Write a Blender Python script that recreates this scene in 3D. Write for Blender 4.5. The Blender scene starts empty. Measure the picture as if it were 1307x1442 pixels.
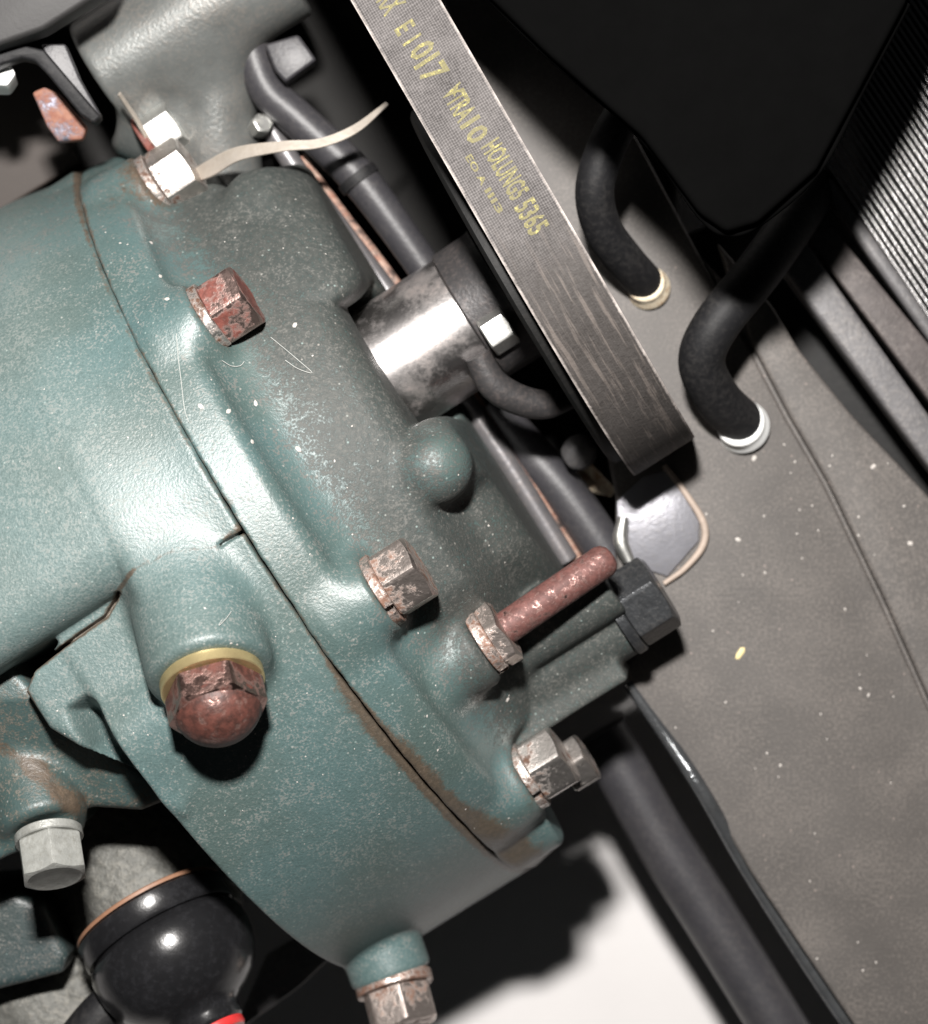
import bpy, bmesh, math, random
import numpy as np
from mathutils import Vector, Matrix
from mathutils.bvhtree import BVHTree

# ------------------------------------------------------------------ units
# Lengths below are given in "px": 1 px = 0.14 mm.  Image frame: X right, Y DOWN, Z up towards the camera.
K = 0.00014
D = 3500.0                       # camera height above the reference level (px)
CX, CY = 653.5, 721.0
random.seed(4); RNG = np.random.default_rng(7)
scene = bpy.context.scene
COL = scene.collection

# ------------------------------------------------------------------ camera
cd = bpy.data.cameras.new('Camera'); cam = bpy.data.objects.new('Camera', cd); COL.objects.link(cam)
cam.location = (0, 0, D*K)
cd.sensor_fit = 'VERTICAL'; cd.sensor_height = 24.0; cd.lens = 24.0*D/1442.0
cd.clip_start = 0.01; cd.clip_end = 50
cd.dof.use_dof = True; cd.dof.focus_distance = (D+40)*K; cd.dof.aperture_fstop = 9.0
scene.camera = cam
# ------------------------------------------------------------------ light: one hand-held flash above the camera, dim garage around it
w = bpy.data.worlds.new('World'); scene.world = w; w.use_nodes = True
w.node_tree.nodes['Background'].inputs[0].default_value = (0.9, 0.95, 1.0, 1)
w.node_tree.nodes['Background'].inputs[1].default_value = 0.012
FL = (-230, -1250, 3250)           # flash position, px from the picture centre
ld = bpy.data.lights.new('flash', 'AREA'); ld.shape = 'RECTANGLE'; ld.size = 0.045; ld.size_y = 0.03
ld.energy = 7.4; ld.color = (1.0, 0.965, 0.93)
flash = bpy.data.objects.new('flash', ld); COL.objects.link(flash)
flash.location = (FL[0]*K, -FL[1]*K, FL[2]*K)
flash.rotation_euler = (Vector((0, 0, -200*K))-flash.location).to_track_quat('-Z', 'Y').to_euler()
# ------------------------------------------------------------------ exposure
vs = scene.view_settings
scene.display_settings.display_device = 'sRGB'
vs.view_transform = 'Standard'; vs.look = 'None'; vs.exposure = 0.0; vs.gamma = 1.0; vs.use_curve_mapping = False

# ------------------------------------------------------------------ coordinates
def at(px, py, z):
    f = (D-z)/D
    return np.array([(px-CX)*f, (py-CY)*f, z], float)
def W(p):
    p = np.asarray(p, float); q = p*K
    if q.ndim == 1: return Vector((q[0], -q[1], q[2]))
    q = q.copy(); q[:, 1] *= -1; return q
# frame of the gear case: x along the shaft, y across (down right in the picture), z out of the surface
GC = np.array([-243.3, 6.2, -641.3]); _a = math.radians(-32.45); _t = math.radians(5.55)
AX = np.array([math.cos(_a), math.sin(_a), 0]); BY = np.array([-math.sin(_a), math.cos(_a), 0])
E1 = math.cos(_t)*AX+np.array([0, 0, math.sin(_t)]); E3 = -math.sin(_t)*AX+np.array([0, 0, math.cos(_t)])
GM = np.stack([E1, BY, E3])
def toloc(p): return GM @ (np.asarray(p, float)-GC)
def frloc(p): return GC+np.asarray(p, float) @ GM
def pl(px, py, z): return toloc(at(px, py, z))

# ------------------------------------------------------------------ objects
WORLD = {}
def reg(o, parent, M):
    COL.objects.link(o); WORLD[o.name] = M
    if parent is not None:
        o.parent = parent; o.matrix_basis = WORLD[parent.name].inverted() @ M
    else: o.matrix_basis = M
    return o
def empty(name, p, label, cat, group=None, kind=None):
    o = bpy.data.objects.new(name, None); o.empty_display_size = 0.01
    reg(o, None, Matrix.Translation(W(p))); tag(o, label, cat, group, kind); return o
def tag(o, label=None, cat=None, group=None, kind=None):
    if label: o['label'] = label
    if cat: o['category'] = cat
    if group: o['group'] = group
    if kind: o['kind'] = kind
    return o
def smooth(me, ang=40):
    me.polygons.foreach_set('use_smooth', [True]*len(me.polygons))
    if ang: me.set_sharp_from_angle(angle=math.radians(ang))
def mesh_obj(name, verts, faces, mat, parent=None, ang=40, attrs=None, origin=None, recalc=True):
    """verts in image-frame px"""
    v = W(np.asarray(verts, float))
    org = Vector((0, 0, 0))
    if parent is not None: org = WORLD[parent.name].to_translation()
    elif origin is not None: org = W(origin)
    v = v-np.array(org)
    me = bpy.data.meshes.new(name)
    me.from_pydata(v.tolist(), [], [list(map(int, f)) for f in faces] if not isinstance(faces, np.ndarray) else faces.tolist())
    if recalc:
        bm = bmesh.new(); bm.from_mesh(me); bmesh.ops.recalc_face_normals(bm, faces=bm.faces); bm.to_mesh(me); bm.free()
    if attrs:
        for k, a in attrs.items():
            at_ = me.attributes.new(k, 'FLOAT', 'POINT'); at_.data.foreach_set('value', np.asarray(a, np.float32))
    smooth(me, ang); me.materials.append(mat)
    return reg(bpy.data.objects.new(name, me), parent, Matrix.Translation(org))

# ------------------------------------------------------------------ materials
class G:
    def __init__(s, name):
        s.m = bpy.data.materials.new(name); s.m.use_nodes = True; s.t = s.m.node_tree
        s.b = s.t.nodes['Principled BSDF']; s._p = None
    def n(s, typ, **kw):
        nd = s.t.nodes.new(typ)
        for k, v in kw.items(): setattr(nd, k, v)
        return nd
    def put(s, sock, v):
        if v is None: return
        if hasattr(v, 'is_output'): s.t.links.new(v, sock)
        elif isinstance(v, (tuple, list)): sock.default_value = tuple(v)+((1,) if len(v) == 3 and sock.type == 'RGBA' else ())
        else: sock.default_value = v
    def pos(s):
        if s._p is None:
            g = s.n('ShaderNodeNewGeometry'); s._p = s.math('scale', g.outputs['Position'], 1/K)
        return s._p
    def math(s, op, a, b=None, c=None, clamp=False):
        if op == 'scale':
            nd = s.n('ShaderNodeVectorMath', operation='SCALE'); s.put(nd.inputs[0], a); s.put(nd.inputs[3], b); return nd.outputs[0]
        nd = s.n('ShaderNodeMath', operation=op); nd.use_clamp = clamp
        for i, v in enumerate((a, b, c)):
            if v is not None: s.put(nd.inputs[i], v)
        return nd.outputs[0]
    def noise(s, size, detail=3, rough=.55, vec=None, dist=0.0):
        v = s.math('scale', vec if vec is not None else s.pos(), 1.0/size)
        nd = s.n('ShaderNodeTexNoise'); s.put(nd.inputs['Vector'], v); nd.inputs['Scale'].default_value = 1
        nd.inputs['Detail'].default_value = detail; nd.inputs['Roughness'].default_value = rough; nd.inputs['Distortion'].default_value = dist
        return nd.outputs['Fac']
    def voro(s, size, feature='F1', vec=None, rnd=1.0):
        v = s.math('scale', vec if vec is not None else s.pos(), 1.0/size)
        nd = s.n('ShaderNodeTexVoronoi', feature=feature); s.put(nd.inputs['Vector'], v); nd.inputs['Scale'].default_value = 1
        nd.inputs['Randomness'].default_value = rnd
        return nd
    def step(s, v, lo, hi, a=0.0, b=1.0):
        nd = s.n('ShaderNodeMapRange', interpolation_type='SMOOTHSTEP'); s.put(nd.inputs[0], v)
        for i, q in enumerate((lo, hi, a, b)): s.put(nd.inputs[i+1], q)
        return nd.outputs[0]
    def mix(s, f, a, b):
        nd = s.n('ShaderNodeMix', data_type='RGBA'); s.put(nd.inputs[0], f); s.put(nd.inputs[6], a); s.put(nd.inputs[7], b); return nd.outputs[2]
    def attr(s, name): return s.n('ShaderNodeAttribute', attribute_name=name).outputs['Fac']
    def bump(s, h, px, strength=1.0, prev=None):
        nd = s.n('ShaderNodeBump'); nd.inputs['Strength'].default_value = strength; nd.inputs['Distance'].default_value = px*K
        s.put(nd.inputs['Height'], h)
        if prev is not None: s.put(nd.inputs['Normal'], prev)
        return nd.outputs[0]
    def out(s, col, rough=.5, metal=0.0, nrm=None, spec=None, coat=None):
        b = s.b; s.put(b.inputs['Base Color'], col); s.put(b.inputs['Roughness'], rough); s.put(b.inputs['Metallic'], metal)
        if nrm is not None: s.put(b.inputs['Normal'], nrm)
        if spec is not None: s.put(b.inputs['Specular IOR Level'], spec)
        if coat is not None: s.put(b.inputs['Coat Weight'], coat); b.inputs['Coat Roughness'].default_value = .2
        return s.m

def paint(name, teal=(.092, .150, .147), dust=(.27, .255, .235), dirt=(.038, .037, .034)):
    g = G(name)
    big = g.noise(170, 3); fine = g.noise(3.7, 2, .6); med = g.noise(9, 3, .65); mid = g.noise(42, 4, .62)
    col = g.mix(g.step(big, .3, .7), tuple(c*f for c, f in zip(teal, (.92, .90, .88))), tuple(c*f for c, f in zip(teal, (1.02, 1.14, 1.2))))
    gr = g.attr('grime'); mm = g.math('SUBTRACT', mid, .5); fm = g.math('SUBTRACT', fine, .5); me_ = g.math('SUBTRACT', med, .5)
    # brown-grey grime film, broken up grain by grain
    a = g.math('ADD', g.math('ADD', g.math('ADD', gr, g.math('MULTIPLY', g.math('SUBTRACT', big, .5), .45)), g.math('MULTIPLY', mm, .75)), g.math('ADD', g.math('MULTIPLY', fm, 1.2), g.math('MULTIPLY', me_, .9)))
    gf = g.step(a, .28, .80)
    col = g.mix(g.math('MULTIPLY', gf, .86), col, g.mix(g.step(med, .3, .75), dirt, tuple(c*1.75 for c in dirt)))
    # fine pale dust
    d1 = g.step(g.math('ADD', fine, g.math('ADD', g.math('MULTIPLY', mm, .45), g.math('MULTIPLY', me_, .5))), g.math('SUBTRACT', .54, g.math('MULTIPLY', g.attr('dusty'), .08)), .72)
    col = g.mix(g.math('MULTIPLY', d1, g.math('SUBTRACT', .50, g.math('MULTIPLY', gf, .28))), col, dust)
    col = g.mix(g.math('MULTIPLY', g.attr('dusty'), .42), col, (.185, .235, .228))  # pale film: dust plus flash brightness put into the colour
    d2 = g.step(g.math('ADD', fine, g.math('MULTIPLY', me_, .6)), .50, .30)
    col = g.mix(g.math('MULTIPLY', d2, .30), col, tuple(c*.55 for c in teal))
    v = g.voro(11); sep = g.n('ShaderNodeSeparateColor'); g.put(sep.inputs[0], v.outputs['Color'])
    dot = g.math('MULTIPLY', g.step(v.outputs['Distance'], .08, .20, 1, 0), g.math('GREATER_THAN', sep.outputs[0], .70))
    col = g.mix(g.math('MULTIPLY', dot, .5), col, g.mix(sep.outputs[1], (.30, .40, .38), (.40, .36, .33)))
    # rust stain
    st = g.attr('stain')
    sf = g.step(g.math('ADD', st, g.math('ADD', g.math('MULTIPLY', g.math('SUBTRACT', g.noise(16, 4, .7), .5), .9), g.math('MULTIPLY', fm, .5))), .40, .85)
    col = g.mix(g.math('MULTIPLY', sf, .82), col, g.mix(med, (.030, .018, .012), (.13, .085, .052)))
    rough = g.math('ADD', .44, g.math('MULTIPLY', gf, .16)); rough = g.math('ADD', rough, g.math('MULTIPLY', d1, .10))
    nb = g.bump(g.noise(8, 2, .5), .8, .5); nb = g.bump(fine, 1.1, .55, nb)
    return g.out(col, rough, 0, nb, g.math('SUBTRACT', .70, g.math('MULTIPLY', gf, .35)))

def steel_rust(name, amount, steel=(.55, .52, .49), rust=(.11, .040, .028), rough=.33, size=26, tone=None, bump=1.0, soft=0.0):
    g = G(name); inf = g.n('ShaderNodeObjectInfo'); off = g.math('MULTIPLY', inf.outputs['Random'], 3000.0)
    cx = g.n('ShaderNodeCombineXYZ'); g.put(cx.inputs[0], off)
    va = g.n('ShaderNodeVectorMath', operation='ADD'); g.put(va.inputs[0], g.pos()); g.put(va.inputs[1], cx.outputs[0]); P = va.outputs[0]
    a = g.noise(size, 5, .68, P); f = g.noise(6, 3, .6, P); ed = g.attr('edge')
    k0 = g.math('SUBTRACT', g.math('ADD', a, g.math('MULTIPLY', f, .22)), g.math('MULTIPLY', ed, g.math('MULTIPLY', g.noise(18, 2, .5, P), .55)))
    k = g.step(k0, .70-amount*.5, .92-amount*.5+soft)
    col = g.mix(k, g.mix(f, steel, tuple(c*.62 for c in steel)), g.mix(g.step(g.noise(11, 4, .7, P), .3, .7), rust, tone or tuple(min(1, c*1.9) for c in rust)))
    met = g.math('SUBTRACT', 1.0, g.math('MULTIPLY', k, .9)); ro = g.math('ADD', rough, g.math('MULTIPLY', k, .22)); ro = g.math('ADD', ro, g.math('MULTIPLY', f, .12))
    nb = g.bump(g.math('ADD', g.math('MULTIPLY', k, .8), f), bump, .6)
    return g.out(col, ro, met, nb)

def plain(name, col, rough, metal=0.0, var=.25, size=40, bump=1.0, bsize=8, dust=0.0, dustc=(.30, .28, .26), spec=None, specks=0.0):
    g = G(name); a = g.noise(size, 4, .6); f = g.noise(bsize, 3, .65)
    c = g.mix(a, tuple(x*(1-var) for x in col), tuple(x*(1+var) for x in col))
    if dust: c = g.mix(g.math('MULTIPLY', g.step(g.math('ADD', f, g.math('MULTIPLY', g.math('SUBTRACT', g.noise(90, 4), .5), .55)), .40, .78), dust), c, dustc)
    if specks:
        v = g.voro(20); sep = g.n('ShaderNodeSeparateColor'); g.put(sep.inputs[0], v.outputs['Color'])
        k = g.math('MULTIPLY', g.step(v.outputs['Distance'], .06, .13, 1, 0), g.math('GREATER_THAN', sep.outputs[0], .7))
        c = g.mix(g.math('MULTIPLY', k, specks), c, (.45, .36, .32))
    return g.out(c, rough, metal, g.bump(f, bump, .6), spec)

M = {}
M['case'] = paint('teal_paint', teal=(.074, .113, .108))
M['low'] = paint('teal_paint_dirty', teal=(.050, .082, .080), dirt=(.050, .040, .028))  # dirty, and darkened further for the shadow of the body above
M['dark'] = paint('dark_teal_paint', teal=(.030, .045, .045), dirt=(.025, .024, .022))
M['rust'] = steel_rust('rusty_bolt', .62, steel=(.55, .40, .36), rust=(.105, .034, .026))
M['rust2'] = steel_rust('half_rusted_bolt', .38, steel=(.74, .69, .65), rust=(.075, .038, .024), rough=.34, size=18)
M['pink'] = steel_rust('copper_tinted_steel', .42, steel=(.72, .63, .58), rust=(.12, .066, .046), rough=.36, size=16)
M['stud'] = steel_rust('red_brown_stud', .62, steel=(.40, .25, .225), rust=(.085, .036, .031), rough=.36, size=12, bump=.4)
M['cap'] = steel_rust('rusty_cap_nut', .66, steel=(.42, .27, .235), rust=(.042, .018, .014), rough=.25, size=30, tone=(.125, .045, .034))
M['zinc'] = steel_rust('white_zinc', .05, steel=(.80, .80, .77), rust=(.30, .28, .22), rough=.40, bump=.5)
M['zincw'] = plain('dull_white_zinc', (.33, .335, .315), .40, .3, .35, 18, 1.6, 6, .5, (.20, .19, .16))  # pale, less metallic base stands in for flash reflected off the flats
M['white'] = plain('white_cap', (.85, .86, .85), .3, 0, .05, 20, .3)
M['brass'] = plain('yellow_washer', (.62, .50, .26), .35, .75, .2, 20, .6)
M['blackbolt'] = plain('black_oxide', (.055, .058, .062), .32, .55, .5, 14, 1.6, 7, .18)
M['shaft'] = steel_rust('machined_shaft', .26, steel=(.62, .59, .58), rust=(.12, .06, .04), rough=.27, size=80, tone=(.24, .17, .135), bump=.3, soft=.30)
M['hub'] = plain('hub_black_steel', (.045, .043, .044), .48, .3, .35, 60, 1.5, 8, .35, (.16, .13, .12))
M['rubber'] = plain('black_rubber', (.008, .008, .009), .6, 0, .3, 40, 1.0, 9, .28, (.06, .056, .053), spec=.3)
M['gloss'] = plain('glossy_black_rubber', (.0105, .0105, .0115), .23, 0, .3, 60, .5, 12, .10, (.09, .09, .10))
M['blackpl'] = plain('black_plastic', (.0025, .0025, .0025), .9, 0, .2, 60, .5, 9, 0, spec=.0)
M['blackpl2'] = plain('black_sheave_paint', (.006, .006, .006), .6, 0, .3, 40, .8, 8, .12, (.05, .045, .04), spec=.25)  # near-black colour stands in for shade on the sheave and gap backing
M['pipe'] = plain('dark_pipe', (.032, .031, .035), .46, 0, .25, 60, .8, 7, .35, (.085, .078, .075))
M['plate'] = plain('dusty_black_panel', (.076, .069, .064), .60, 0, .32, 120, 1.0, 5, .62, (.165, .146, .132), specks=.28)
M['edge'] = plain('painted_edge', (.10, .105, .11), .22, .6, .4, 30, 2.6, 10, .20, (.16, .15, .14))
M['alu'] = plain('cast_aluminium', (.115, .115, .105), .58, .2, .5, 18, 6.0, 9, .6, (.20, .19, .165))
M['neck'] = plain('dusty_cast_neck', (.125, .132, .128), .40, .3, .4, 50, 1.4, 6, .55, (.20, .18, .16))
M['rail'] = plain('grey_rail', (.11, .107, .11), .55, .1, .35, 50, 2.0, 8, .5, (.22, .205, .195))
M['raild'] = plain('brown_rail', (.07, .06, .058), .6, .1, .4, 40, 2.0, 8, .5, (.16, .14, .13))
M['fin'] = plain('radiator_fin', (.24, .235, .235), .34, .8, .35, 14, 1.5, 5, .25, (.35, .33, .32))
M['floor'] = plain('white_floor', (.62, .605, .60), .6, 0, .05, 200, .3, 20)
M['cream'] = plain('cream_ferrule', (.75, .66, .50), .30, .0, .2, 18, 1.5, 10, .85, (.34, .17, .07))
M['tan'] = plain('tan_sealant', (.36, .29, .24), .6, 0, .3, 20, 1.5, 8)
M['tab'] = plain('grey_metal_tab', (.30, .30, .33), .30, .55, .25, 40, .8, 8, .25)
M['strip'] = plain('bare_metal_strip', (.62, .56, .49), .36, .55, .2, 30, .8, 8, .3, (.45, .37, .28))
M['red'] = plain('red_seal', (.55, .035, .035), .35, 0, .2, 20, .4, 8)
M['orange'] = plain('orange_band', (.24, .125, .075), .5, 0, .3, 20, .6, 8)
M['rusttab'] = steel_rust('flaking_rust', .52, steel=(.20, .20, .24), rust=(.20, .075, .05), rough=.5, size=30, tone=(.29, .145, .10))
M['rod'] = plain('grey_rod', (.14, .135, .14), .38, .4, .3, 40, .8, 8, .35, (.26, .22, .20))
M['rustrod'] = steel_rust('rust_streaked_rod', .55, steel=(.20, .17, .16), rust=(.28, .13, .09), rough=.5, size=40, tone=(.42, .30, .24))
M['seed'] = plain('pale_flecks', (.46, .43, .40), .7, 0, .3, 8, .3, 4)
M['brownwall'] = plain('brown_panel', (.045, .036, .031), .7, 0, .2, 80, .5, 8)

def belt_mat():
    g = G('worn_belt_fabric'); u = g.attr('u'); v = g.attr('v')
    cx = g.n('ShaderNodeCombineXYZ'); g.put(cx.inputs[0], u); g.put(cx.inputs[1], v); P = cx.outputs[0]
    # diagonal woven cover
    jx = g.math('MULTIPLY', g.noise(22, 2), 9.0)
    s1 = g.math('SINE', g.math('MULTIPLY', g.math('ADD', g.math('ADD', u, v), jx), .82)); s2 = g.math('SINE', g.math('MULTIPLY', g.math('SUBTRACT', g.math('SUBTRACT', u, v), jx), .82))
    weave = g.math('MULTIPLY', s1, s2)
    wear = g.step(g.math('ADD', v, g.math('MULTIPLY', g.noise(60, 3), 160)), 400, 560)
    n = g.noise(6, 4, .7); big = g.noise(70, 4, .6)
    wv = g.math('MULTIPLY', g.step(weave, -.6, .8), g.math('SUBTRACT', 1.0, g.math('MULTIPLY', wear, .75)))
    f = g.math('ADD', g.math('MULTIPLY', wv, .38), g.math('ADD', g.math('MULTIPLY', n, .75), g.math('MULTIPLY', g.math('SUBTRACT', big, .6), .6)))
    col = g.mix(f, (.022, .020, .020), (.22, .205, .20))
    col = g.mix(g.math('MULTIPLY', wear, .6), col, (.034, .029, .025))
    # long cracks and pale frayed cords on the worn end
    mp = g.n('ShaderNodeCombineXYZ'); g.put(mp.inputs[0], g.math('MULTIPLY', u, .10)); g.put(mp.inputs[1], g.math('MULTIPLY', v, .006))
    lines = g.step(g.noise(1, 4, .65, mp.outputs[0]), .50, .64)
    col = g.mix(g.math('MULTIPLY', g.math('MULTIPLY', lines, wear), .6), col, (.17, .145, .13))
    au = g.math('ABSOLUTE', u); e = g.step(g.math('ADD', au, g.math('MULTIPLY', n, 4)), 52.4, 55.5)
    col = g.mix(g.math('MULTIPLY', e, g.step(g.noise(30, 3, .6), .3, .7, .25, .95)), col, (.50, .45, .42))
    side = g.attr('side'); col = g.mix(side, col, (.010, .009, .009))
    h = g.math('ADD', g.math('MULTIPLY', weave, g.math('SUBTRACT', 1.0, wear)), g.math('MULTIPLY', n, 1.8))
    return g.out(col, .68, 0, g.bump(h, 1.3, .6), .3)
M['belt'] = belt_mat()
def print_mat():
    g = G('worn_yellow_print'); n = g.noise(5, 3, .7); k = g.step(g.math('ADD', n, g.math('MULTIPLY', g.noise(40, 2), .3)), .44, .66)
    g.put(g.b.inputs['Base Color'], (.345, .305, .085)); g.b.inputs['Roughness'].default_value = .6
    tr = g.n('ShaderNodeBsdfTransparent'); mx = g.n('ShaderNodeMixShader'); g.put(mx.inputs[0], g.step(k, 0, 1, .97, .32))
    g.t.links.new(tr.outputs[0], mx.inputs[1]); g.t.links.new(g.b.outputs[0], mx.inputs[2])
    g.t.links.new(mx.outputs[0], g.t.nodes['Material Output'].inputs[0]); return g.m
M['print'] = print_mat()

# ------------------------------------------------------------------ signed-distance castings -> surface nets
def smin(a, b, k): h = np.clip(.5+.5*(b-a)/k, 0, 1); return b*(1-h)+a*h-k*h*(1-h)
def smax(a, b, k): return -smin(-a, -b, k)
def sig(x): return 1/(1+np.exp(-np.clip(x, -40, 40)))
def sst(x, a, b): t = np.clip((x-a)/(b-a), 0, 1); return t*t*(3-2*t)
def rnd2(dx, dy, r): return np.minimum(np.maximum(dx+r, dy+r), 0)+np.hypot(np.maximum(dx+r, 0), np.maximum(dy+r, 0))-r
def cylx(p, y, z, r, x0, x1, q=6.0):
    return rnd2(np.hypot(p[:, 1]-y, p[:, 2]-z)-r, np.abs(p[:, 0]-(x0+x1)/2)-(x1-x0)/2, q)
def cap(p, a, b, r, q=6.0, r2=None):
    a = np.asarray(a, float); b = np.asarray(b, float); d = b-a; L = np.linalg.norm(d); d = d/L
    t = (p-a) @ d; rad = np.linalg.norm(p-a-t[:, None]*d, axis=1)
    rr = r if r2 is None else r+(r2-r)*np.clip(t/L, 0, 1)
    return rnd2(rad-rr, np.abs(t-L/2)-L/2, q)
def box(p, lo, hi, q=6.0):
    lo = np.asarray(lo, float); hi = np.asarray(hi, float); d = np.abs(p-(lo+hi)/2)-(hi-lo)/2+q
    return np.minimum(d.max(1), 0)+np.linalg.norm(np.maximum(d, 0), axis=1)-q
def poly2(p, P):
    P = np.asarray(P, float); x, y = p[:, 0], p[:, 1]; d = np.full(len(p), 1e18); s = np.ones(len(p))
    for i in range(len(P)):
        a = P[i]; b = P[i-1]; e = b-a; wx, wy = x-a[0], y-a[1]; t = np.clip((wx*e[0]+wy*e[1])/(e@e), 0, 1)
        d = np.minimum(d, (wx-e[0]*t)**2+(wy-e[1]*t)**2)
        c1 = y >= a[1]; c2 = y < b[1]; c3 = e[0]*wy > e[1]*wx
        s = np.where((c1 & c2 & c3) | (~c1 & ~c2 & ~c3), -s, s)
    return s*np.sqrt(d)
def segdist(p, a, b):
    a = np.asarray(a, float); b = np.asarray(b, float); e = b-a; wv = p[:, :2]-a; t = np.clip(wv @ e/(e@e), 0, 1); return np.linalg.norm(wv-t[:, None]*e, axis=1)

def surface_net(f, lo, hi, h):
    lo = np.asarray(lo, float); n = np.ceil((np.asarray(hi)-lo)/h/8).astype(int); Bs = 8
    bi = np.stack(np.meshgrid(*[np.arange(k) for k in n], indexing='ij'), -1).reshape(-1, 3)
    d = f(lo+(bi+.5)*Bs*h); bi = bi[np.abs(d) < Bs*h*.87*2.0+h]
    N = n*Bs+2; S = np.array([N[1]*N[2], N[2], 1])
    off = np.stack(np.meshgrid(*[np.arange(Bs)]*3, indexing='ij'), -1).reshape(-1, 3)
    cells = (bi[:, None]*Bs+off[None]).reshape(-1, 3); ck = cells @ S
    co = np.stack(np.meshgrid(*[np.arange(2)]*3, indexing='ij'), -1).reshape(-1, 3); ok = co @ S
    keys = np.unique((ck[:, None]+ok[None]).ravel())
    cor = np.stack([keys//S[0], keys//S[1] % N[1], keys % N[2]], 1)
    val = np.concatenate([f(lo+cor[i:i+400000]*h) for i in range(0, len(cor), 400000)])
    V = val[np.searchsorted(keys, ck[:, None]+ok[None])]
    sg = V < 0; act = sg.any(1) & ~sg.all(1); cells = cells[act]; ck = ck[act]; V = V[act]
    srt = np.argsort(ck); cells = cells[srt]; ck = ck[srt]; V = V[srt]
    acc = np.zeros((len(cells), 3)); cnt = np.zeros(len(cells))
    for a in range(8):
        for ax in range(3):
            if co[a][ax] == 0:
                b = a+[4, 2, 1][ax]; m = (V[:, a] < 0) != (V[:, b] < 0); t = V[:, a]/np.where(m, V[:, a]-V[:, b], 1)
                q = co[a].astype(float)[None].repeat(len(cells), 0); q[:, ax] = t; acc[m] += q[m]; cnt[m] += 1
    P = lo+(cells+acc/cnt[:, None])*h
    for _ in range(2):
        e = h*.3; f0 = f(P); g = np.stack([f(P+np.eye(3)[i]*e)-f0 for i in range(3)], 1)/e
        st = -f0[:, None]*g/np.maximum((g*g).sum(1), .2)[:, None]; P += np.clip(st, -h*.5, h*.5)
    F = []
    for ax in range(3):
        o1, o2 = [(2, 1), (1, 4), (4, 2)][ax] and [S[(ax+1) % 3], S[(ax+2) % 3]]
        b = [4, 2, 1][ax]; m = (V[:, 0] < 0) != (V[:, b] < 0); kk = ck[m]; neg = V[m, 0] < 0
        ks = np.stack([kk, kk-o1, kk-o1-o2, kk-o2], 1); ix = np.searchsorted(ck, ks); ix = np.minimum(ix, len(ck)-1)
        good = (ck[ix] == ks).all(1); ix = ix[good]; ng = neg[good]; ix[ng] = ix[ng][:, ::-1]; F.append(ix)
    return P, np.concatenate(F)
def casting(name, f, lo, hi, h, mat, parent, attrs=None, frame=True, ang=None):
    P, F = surface_net(f, lo, hi, h)
    if not frame: Wp = P
    else: Wp = frloc(P)
    at_ = attrs(P) if attrs else {'grime': np.zeros(len(P)), 'stain': np.zeros(len(P))}
    return mesh_obj(name, Wp, F, mat, parent, ang=ang, attrs=at_)

# ------------------------------------------------------------------ mesh helpers
def catmull(P, n=8):
    P = np.asarray(P, float); Q = np.vstack([2*P[0]-P[1], P, 2*P[-1]-P[-2]]); o = []
    for i in range(1, len(Q)-2):
        for t in np.linspace(0, 1, n, endpoint=False):
            a, b, c, d = Q[i-1:i+3]; o.append(.5*(2*b+(c-a)*t+(2*a-5*b+4*c-d)*t*t+(3*b-a-3*c+d)*t**3))
    o.append(P[-1]); return np.array(o)
def pxpath(P): return [at(*q) for q in P]
def tube(name, pts, rad, mat, parent=None, seg=20, n=8, capped=True, **kw):
    """pts image-frame; rad number or per point"""
    P = np.asarray(pts, float); r = np.full(len(P), rad, float) if np.isscalar(rad) else np.asarray(rad, float)
    C = catmull(np.column_stack([P, r]), n) if len(P) > 2 else np.column_stack([P, r])
    if len(P) == 2: C = np.array([C[0]+(C[1]-C[0])*t for t in np.linspace(0, 1, 12)])
    c, r = C[:, :3], C[:, 3]; T = np.gradient(c, axis=0); T /= np.linalg.norm(T, axis=1)[:, None]
    up = np.array([.3, .2, 1.0]); V = []; F = []
    for i in range(len(c)):
        s = np.cross(T[i], up); s /= np.linalg.norm(s); q = np.cross(s, T[i])
        for k in range(seg):
            a = 2*math.pi*k/seg; V.append(c[i]+r[i]*(math.cos(a)*s+math.sin(a)*q))
    for i in range(len(c)-1):
        for k in range(seg): F.append((i*seg+k, i*seg+(k+1) % seg, (i+1)*seg+(k+1) % seg, (i+1)*seg+k))
    if capped: F.append(range(seg)); F.append(range((len(c)-1)*seg, len(c)*seg))
    return mesh_obj(name, V, [list(f) for f in F], mat, parent, **kw)
def lathe(name, org, axis, prof, mat, parent=None, seg=64, rfun=None, **kw):
    """prof [(t along axis, radius)]"""
    ax = np.asarray(axis, float); ax = ax/np.linalg.norm(ax); s = np.cross(ax, [.1, .2, 1.0]); s /= np.linalg.norm(s); q = np.cross(ax, s)
    V = []; F = []; org = np.asarray(org, float)
    for t, r in prof:
        for k in range(seg):
            a = 2*math.pi*k/seg; V.append(org+t*ax+r*(math.cos(a)*s+math.sin(a)*q))
    for i in range(len(prof)-1):
        for k in range(seg): F.append([i*seg+k, i*seg+(k+1) % seg, (i+1)*seg+(k+1) % seg, (i+1)*seg+k])
    F.append(list(range(seg))); F.append(list(range((len(prof)-1)*seg, len(prof)*seg)))
    return mesh_obj(name, V, F, mat, parent, **kw)
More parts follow.
